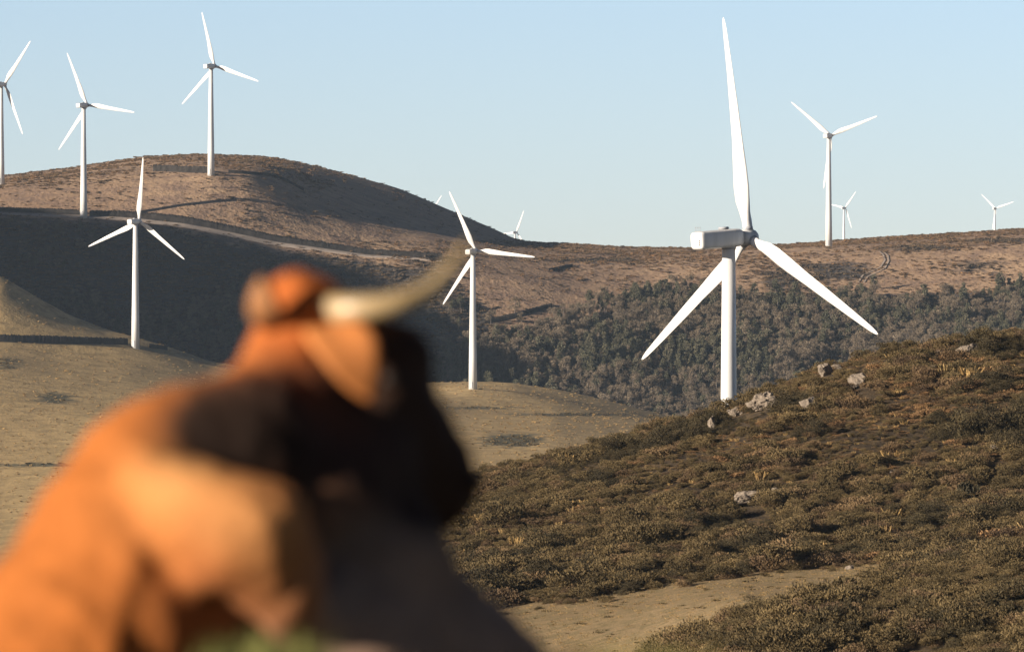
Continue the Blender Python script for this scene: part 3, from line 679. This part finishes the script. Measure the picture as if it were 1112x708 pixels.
def turbine(hub, d, psi, th, label, detail=False, tower_h=None):
    """hub: photographed pixel, d: distance, psi: yaw of the rotor axis away from the view, th: rotor position"""
    hx, hzv = ux(hub[0], d), (V0-hub[1])/F*d
    psi = R(psi); over = 2.3                                         # the hub overhangs the tower
    tx, ty = hx-math.sin(psi)*over, d-math.cos(psi)*over
    gz = hz(tx, ty) if tower_h is None else hzv-tower_h
    t = empty('wind_turbine', (tx, ty, gz), -psi)                    # local +Y is the rotor axis
    tag(t, label, 'wind turbine', 'white wind turbines')
    H = hzv-gz
    seg = 40
    rings = []
    rb, rt = (.94, .59) if detail else (1.32, .70)
    for f in (0, .25, .5, .75, 1):
        z = -0.6+f*(H-.75+.6); r = rb+(rt-rb)*f
        rings.append([Vector((r*math.cos(2*math.pi*k/seg), r*math.sin(2*math.pi*k/seg), z)) for k in range(seg)])
    bm_obj('tower', loft(rings), M['white'], t)
    if detail or True:
        bm_obj('door', box_bm(0, -rb+.06, 1.3, .8, .2, 1.9), M['grey_metal'], t, False)
    bm_obj('yaw_ring', cyl_bm((0, 0, H-.78), rt+.03, rt+.16, .42, 32), M['grey_metal'], t)
    top = Matrix.Translation((0, 0, H)) @ Matrix.Rotation(TILT, 4, 'X')   # nose up
    # nacelle: lofted along Y from the tail to the front bearing
    rg = []
    for y, wd, ht, dz in ((-3.75, 1.35, 1.1, .0), (-3.72, 1.62, 1.4, 0), (-3.62, 1.76, 1.56, 0), (-3.4, 1.82, 1.64, 0), (-3.36, 1.82, 1.64, 0), (-2.2, 1.82, 1.65, 0), (-1, 1.82, 1.66, 0), (0.2, 1.82, 1.66, 0), (.24, 1.82, 1.66, 0), (.8, 1.78, 1.6, 0), (1.15, 1.5, 1.35, 0), (1.3, 1.0, .95, 0), (1.75, .8, .8, 0)):
        rg.append([top @ Vector((a, y, b+.05+dz)) for a, b in superellipse(wd, ht)])
    bm = loft(rg)
    nac = bm_obj('nacelle', bm, M['white'], t)
    if detail:
        for k in range(3):
            b = box_bm(0, 0, 0, .16, .05, .13); bmesh.ops.transform(b, matrix=top @ Matrix.Translation((.50, -3.74, .06-k*.2)), verts=b.verts[:]); bm_obj('vent', b, M['dark_metal'], nac, False)
        b = box_bm(0, 0, 0, .3, .05, .14); bmesh.ops.transform(b, matrix=top @ Matrix.Translation((-.38, -3.74, .42)), verts=b.verts[:]); bm_obj('vent', b, M['grey_metal'], nac, False)
    b = box_bm(0, -.5, .98, .8, .8, .24); bmesh.ops.bevel(b, geom=b.edges[:], offset=.08, segments=2, affect='EDGES'); bmesh.ops.transform(b, matrix=top, verts=b.verts[:]); bm_obj('hatch', b, M['grey_metal'], nac)
    for sx in (-.45, .0, .45):
        b = cyl_bm((sx*.7, -3.45, 1.0), .018, .018, .45, 8); bmesh.ops.transform(b, matrix=top, verts=b.verts[:]); mast = bm_obj('mast', b, M['grey_metal'], nac)
        b = bmesh.new(); bmesh.ops.create_uvsphere(b, u_segments=8, v_segments=6, radius=.055, matrix=top @ Matrix.Translation((sx*.7, -3.45, 1.24))); bm_obj('anemometer', b, M['grey_metal'], mast)
    # hub and blades
    hubm = top @ Matrix.Translation((0, over, 0))
    prof = [(-.85, .45), (-.8, .62), (-.6, .72), (-.2, .76), (.3, .74), (.65, .6), (.9, .38), (1.0, .15)]
    rings = [[hubm @ Vector((r*math.cos(2*math.pi*k/24), y, r*math.sin(2*math.pi*k/24))) for k in range(24)] for y, r in prof]
    hb = bm_obj('hub', loft(rings), M['white'], t)
    for k in range(3):
        a = R(th)+k*2*math.pi/3
        b = blade_bm(); bmesh.ops.transform(b, matrix=hubm @ Matrix.Rotation(a, 4, 'Y'), verts=b.verts[:]); bm_obj('blade', b, M['white'], t)
        b = cyl_bm((0, 0, .80), .49, .475, .3, 24); bmesh.ops.transform(b, matrix=hubm @ Matrix.Rotation(a, 4, 'Y'), verts=b.verts[:]); bm_obj('blade_root', b, M['grey_metal'], hb)
    return t
turbine((813, 260), 516, 54, -3, 'biggest and nearest white turbine, standing behind the heath hill crest', True)
turbine((151, 241), 1775, 26, 7.5, 'turbine at the end of the dark bank on the tan grass hill', tower_h=None)
turbine((517, 273.5), 1735, 25, -24, 'turbine on the tan hill crest just behind the horn tip of the cow')
turbine((233, 72.6), 2062, 31, -12, 'tallest-standing turbine on top of the rounded dome hill')
turbine((94.6, 115), 2012, 28, -21, 'turbine beside the dark road on the left flank of the dome hill')
turbine((5, 92.4), 2100, 29, 279, 'turbine cut by the left edge of the picture')
turbine((902.4, 148), 2121, 24, 310, 'large skyline turbine on the right ridge, lower blade hidden by its tower')
turbine((918, 226), 5300, 40, 282, 'small distant turbine close beside the large skyline turbine', tower_h=HH)
turbine((1081.5, 226.7), 5320, 32, 313, 'small distant turbine at the far right end of the ridge', tower_h=HH)
turbine((561, 252.6), 4730, 36, 266, 'small distant turbine half sunk behind the saddle right of the dome hill', tower_h=HH)
turbine((467, 233), 4750, 34, 40, 'far turbine showing only a blade tip over the shoulder of the dome hill', tower_h=HH)

# ------------------------------------------------------------------ the cow, lying with its head turned to the right
CY = 10.0
def cp(u, v, dy): y = CY+dy; return Vector(((u-U0)/F*y, y, (V0-v)/F*y))
def cow():
    root = empty('cow', (cp(120, 480, 0).x, CY-.3, hz(cp(120, 480, 0).x, CY-.3)))
    tag(root, 'orange-brown horned cow lying in the foreground, blurred, head turned right', 'cow')
    sb = bmesh.new(); bmesh.ops.create_uvsphere(sb, u_segments=20, v_segments=12, radius=1); sb.verts.index_update()
    sv = np.array([list(q.co) for q in sb.verts]); sf = [[q.index for q in f.verts] for f in sb.faces]; sb.free()
    BV, BF = [], []
    def ball(p, r, s=(1, 1, 1)):
        BF.extend([[i+len(BV)*len(sv) for i in f] for f in sf]); BV.append(sv*np.array(s)*r+np.array(p))
    def cap(a, b, ra, rb, n=10):
        for k in range(n+1):
            f = k/n; ball(a.lerp(b, f), ra+(rb-ra)*f)
    # trunk
    cap(cp(-260, 960, -.30), cp(-20, 905, -.15), .33, .33)
    cap(cp(-20, 905, -.15), cp(142, 690, -.02), .33, .25); cap(cp(142, 690, -.02), cp(182, 552, .05), .25, .205, 6)
    cap(cp(182, 552, .05), cp(250, 520, .08), .205, .19, 4)
    ball(cp(-330, 860, -.45), .18)                                     # hip
    ball(cp(360, 750, .10), .28); cap(cp(408, 650, .12), cp(485, 775, .12), .15, .205); ball(cp(300, 720, .2), .25)   # chest
    # shoulder blade and upper foreleg nearest the camera
    cap(cp(175, 525, -.13), cp(275, 585, -.22), .075, .115); cap(cp(275, 585, -.22), cp(312, 632, -.20), .115, .085); cap(cp(312, 632, -.20), cp(345, 730, .0), .08, .07)
    # neck and throat
    cap(cp(210, 545, .06), cp(345, 470, .27), .205, .135); cap(cp(330, 570, .1), cp(400, 490, .27), .17, .12); cap(cp(400, 650, .1), cp(400, 560, .2), .17, .10)
    # skull, face, muzzle, jaw
    ball(cp(332, 345, .24), .085, (1, 1, .95)); ball(cp(318, 312, .24), .040); cap(cp(335, 350, .24), cp(380, 400, .28), .085, .115)
    cap(cp(380, 400, .28), cp(400, 440, .29), .115, .12); ball(cp(425, 390, .29), .084)                # brow
    cap(cp(405, 445, .29), cp(450, 490, .30), .11, .095); cap(cp(450, 490, .30), cp(472, 525, .31), .095, .085)
    ball(cp(480, 528, .31), .074); ball(cp(470, 540, .31), .074)                                       # blunt muzzle
    cap(cp(385, 475, .28), cp(455, 540, .30), .11, .065); cap(cp(305, 400, .22), cp(330, 360, .24), .075, .08)
    cap(cp(360, 560, .16), cp(410, 500, .27), .15, .10)
    # folded legs under the body
    for sx, sy in ((0, -.05), (0.18, .35)):
        k0 = cp(345, 730, .0)+Vector((sx, sy, 0)); k1 = k0+Vector((.22, .06, -.28)); k1.z = hz(k1.x, k1.y)+.10; k2 = k1+Vector((-.32, -.05, -.03))
        cap(k0, k1, .10, .07); cap(k1, k2, .065, .05)
    for sx, sy in ((0, 0), (.1, .5)):
        k0 = cp(-220, 930, -.42)+Vector((sx, sy, 0)); k1 = k0+Vector((.28, .05, -.12)); k2 = k1+Vector((-.15, -.25, -.2)); k2.z = hz(k2.x, k2.y)+.08; k3 = k2+Vector((.38, .1, 0))
        cap(k0, k1, .2, .13); cap(k1, k2, .11, .07); cap(k2, k3, .065, .05)
    me = bpy.data.meshes.new('tmp'); me.from_pydata(np.concatenate(BV).tolist(), [], BF)
    o = bpy.data.objects.new('tmp', me); COL.objects.link(o)
    a = o.modifiers.new('r', 'REMESH'); a.mode = 'VOXEL'; a.voxel_size = .016
    b = o.modifiers.new('s', 'SMOOTH'); b.iterations = 10; b.factor = .6
    bpy.context.view_layer.update(); dg = bpy.context.evaluated_depsgraph_get()
    body = bpy.data.meshes.new_from_object(o.evaluated_get(dg)); bpy.data.objects.remove(o)
    co = np.zeros(len(body.vertices)*3); body.vertices.foreach_get('co', co); co = co.reshape(-1, 3)
    nv = np.zeros(len(body.vertices)*3); body.vertices.foreach_get('normal', nv); nv = nv.reshape(-1, 3)      # skin folds and uneven muscle
    co = co+nv*(fbm(co[:, 0]*1.3+co[:, 1]*.8, co[:, 2]-.5*co[:, 0], .16, 8, 3)*.045+fbm(co[:, 0]+2*co[:, 1], co[:, 2]*.5+co[:, 0], .05, 18, 2)*.010)[:, None]; body.vertices.foreach_set('co', co.ravel()); body.update()
    def near(pt, r): return np.exp(-((co-np.array(pt))**2).sum(1)/r**2)
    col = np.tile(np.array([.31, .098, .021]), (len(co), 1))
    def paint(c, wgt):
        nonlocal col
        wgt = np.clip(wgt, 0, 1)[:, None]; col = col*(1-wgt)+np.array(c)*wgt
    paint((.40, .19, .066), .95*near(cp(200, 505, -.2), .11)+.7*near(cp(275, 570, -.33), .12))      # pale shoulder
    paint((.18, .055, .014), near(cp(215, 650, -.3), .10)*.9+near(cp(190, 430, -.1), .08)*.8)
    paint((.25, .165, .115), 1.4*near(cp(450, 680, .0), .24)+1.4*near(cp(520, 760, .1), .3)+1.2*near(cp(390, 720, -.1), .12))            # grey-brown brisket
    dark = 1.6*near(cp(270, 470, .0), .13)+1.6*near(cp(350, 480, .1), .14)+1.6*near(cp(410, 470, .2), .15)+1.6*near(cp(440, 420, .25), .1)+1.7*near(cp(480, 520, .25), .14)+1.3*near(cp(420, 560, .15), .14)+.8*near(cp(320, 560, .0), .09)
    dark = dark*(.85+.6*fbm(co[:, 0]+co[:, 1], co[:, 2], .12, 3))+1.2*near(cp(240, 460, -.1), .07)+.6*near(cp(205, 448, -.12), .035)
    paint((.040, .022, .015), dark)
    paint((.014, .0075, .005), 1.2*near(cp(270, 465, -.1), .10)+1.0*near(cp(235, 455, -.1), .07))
    paint((.02, .011, .008), 1.2*near(cp(300, 690, -.1), .07))  # shade of the crease below the shoulder, painted dark into the coat
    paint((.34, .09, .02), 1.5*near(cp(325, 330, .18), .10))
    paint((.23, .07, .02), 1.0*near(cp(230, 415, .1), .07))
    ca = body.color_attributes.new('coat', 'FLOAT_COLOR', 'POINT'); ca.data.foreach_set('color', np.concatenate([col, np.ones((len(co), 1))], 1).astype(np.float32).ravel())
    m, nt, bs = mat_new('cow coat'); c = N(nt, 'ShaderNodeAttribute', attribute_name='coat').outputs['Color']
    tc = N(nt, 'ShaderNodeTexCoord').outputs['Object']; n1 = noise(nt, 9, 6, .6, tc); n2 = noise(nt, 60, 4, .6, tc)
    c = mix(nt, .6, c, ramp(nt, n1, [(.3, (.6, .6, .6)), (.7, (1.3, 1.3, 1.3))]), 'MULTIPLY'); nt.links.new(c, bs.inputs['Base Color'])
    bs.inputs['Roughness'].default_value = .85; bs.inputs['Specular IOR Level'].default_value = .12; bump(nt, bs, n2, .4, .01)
    
    Mi = Matrix.Translation(-Vector(root.location))
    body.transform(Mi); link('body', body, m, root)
    def tube(name, pts, rad, mat, k=14):
        rings = []
        for i, (p, r) in enumerate(zip(pts, rad)):
            tdir = (pts[min(i+1, len(pts)-1)]-pts[max(i-1, 0)]).normalized(); q = tdir.to_track_quat('Z', 'Y')
            rings.append([Mi @ (p+q @ Vector((r*math.cos(2*math.pi*j/k), r*math.sin(2*math.pi*j/k), 0))) for j in range(k)])
        return bm_obj(name, loft(rings), mat, root)
    hm_, nt, bs = mat_new('horn'); tc = N(nt, 'ShaderNodeTexCoord').outputs['Object']
    nt.links.new(ramp(nt, noise(nt, 12, 4, .5, tc), [(.3, (.27, .19, .092)), (.7, (.35, .26, .14))]), bs.inputs['Base Color']); bs.inputs['Roughness'].default_value = .4
    def spline(ctrl, n=16):
        pts = []; c = [ctrl[0]]+ctrl+[ctrl[-1]]
        for i in range(1, len(c)-2):
            for s in range(n):
                t = s/n; p0, p1, p2, p3 = c[i-1:i+3]
                pts.append(.5*((2*p1)+(-p0+p2)*t+(2*p0-5*p1+4*p2-p3)*t*t+(-p0+3*p1-3*p2+p3)*t**3))
        return pts+[ctrl[-1]]
    pts = spline([cp(350, 336, .20), cp(385, 336, .14), cp(432, 329, .12), cp(473, 308, .14), cp(509, 263, .18)], 8)
    tube('horn', pts, [.0275*(1-(i/(len(pts)-1))**1.6*.82) for i in range(len(pts))], hm_)
    pts = spline([cp(325, 338, .26), cp(322, 328, .36), cp(324, 318, .5), cp(330, 308, .62)], 8)
    tube('horn', pts, [.024*(1-(i/(len(pts)-1))**1.6*.82) for i in range(len(pts))], hm_)
    def ear(a, mid, b, wd, col_, nrm):
        """leaf-shaped cupped ear from root a over mid to tip b"""
        em = plain('ear hair', col_, .8, .2, 20); bm = bmesh.new(); P_ = spline([a, mid, b], 8); rows = []
        for i, p in enumerate(P_):
            f = i/(len(P_)-1); ww = wd*(.45+1.0*math.sin(math.pi*min(1, f*.85+.12)))*(1-f**5*.85)*.7
            td = (P_[min(i+1, len(P_)-1)]-P_[max(i-1, 0)]).normalized(); sd = td.cross(nrm).normalized(); nn = sd.cross(td)
            ring = []
            for j in range(14):
                an = 2*math.pi*j/14; ring.append(bm.verts.new(Mi @ (p+sd*ww*math.cos(an)+nn*(.018*math.sin(an)+.35*ww*math.cos(an)**2))))
            rows.append(ring)
        for r1, r2 in zip(rows, rows[1:]):
            for j in range(14): bm.faces.new((r1[j], r1[(j+1) % 14], r2[(j+1) % 14], r2[j]))
        bm.faces.new(rows[0][::-1]); bm.faces.new(rows[-1])
        return bm_obj('ear', bm, em, root)
    ear(cp(350, 358, .18), cp(378, 385, .08), cp(402, 436, .07), .056, (.37, .13, .032), Vector((.3, -1, .1)))
    ear(cp(312, 352, .2), cp(289, 335, .13), cp(287, 300, .12), .032, (.27, .12, .045), Vector((-.4, -1, .1)))
    b = bmesh.new(); bmesh.ops.create_uvsphere(b, u_segments=14, v_segments=10, radius=.02, matrix=Mi @ Matrix.Translation(cp(425, 412, .19))); bm_obj('eye', b, plain('eye', (.015, .01, .008), .5, spec=.1), root)
    b = bmesh.new(); bmesh.ops.create_uvsphere(b, u_segments=14, v_segments=10, radius=.016, matrix=Mi @ Matrix.Translation(cp(520, 522, .27))); bm_obj('nostril', b, plain('nostril', (.02, .012, .01), .4), root)
    q0 = cp(-480, 870, -.45)
    tube('tail', spline([q0, q0+Vector((-.08, -.12, -.15)), q0+Vector((-.05, -.2, -.38)), q0+Vector((.05, -.25, -.5))], 6), [.035-.02*(i/18) for i in range(19)], plain('tail hair', (.3, .11, .03), .85, .3, 12), k=10)
cow()

# --- grass round the cow
ng = [tuft_mesh('meadow_tuft', LM['grass'], 70, .22, .5, .004) for _ in range(3)] + [tuft_mesh('meadow_straw', LM['dry'], 50, .26, .5, .003) for _ in range(2)] + [tuft_mesh('tall_tuft', LM['grass'], 110, .22, .09, .005), tuft_mesh('tall_straw', LM['dry'], 90, .22, .09, .004)]
n = 2600; x = rng.uniform(-4, 4, n); y = rng.uniform(3.2, 17, n); z = height(x, y)
k = z+.42 < (V0-715)/F*y; x, y, z = x[k], y[k], z[k]; n = len(x)
pts = np.stack([x, y, z], 1); s = rng.uniform(.6, 1.3, n); idx = rng.integers(0, 5, n)
ex = [(rng.normal(290, 9), 680+rng.exponential(12), rng.uniform(7.0, 8.2), 5) for _ in range(26)]
ex += [(rng.normal(688, 28), 690+rng.exponential(9), rng.uniform(6.0, 7.0), int(rng.integers(5, 7))) for _ in range(18)]
for u_, v_, d_, i_ in ex:
    xx = ux(u_, d_); g = hz(xx, d_); top = (V0-v_)/F*d_-g
    pts = np.concatenate([pts, [[xx, d_, g]]]); s = np.append(s, top/.24); idx = np.append(idx, i_); exn = len(ex)
n = len(pts)
scatter('meadow_grass', pts, np.stack([np.zeros(n), np.zeros(n), rng.uniform(0, 6.28, n)], 1), np.stack([s*np.where(np.arange(n) >= n-exn, .6, .8), s*np.where(np.arange(n) >= n-exn, .6, .8), s], 1), idx, proto_collection('meadow_plants', ng), 'green and straw grass tufts around the cow')
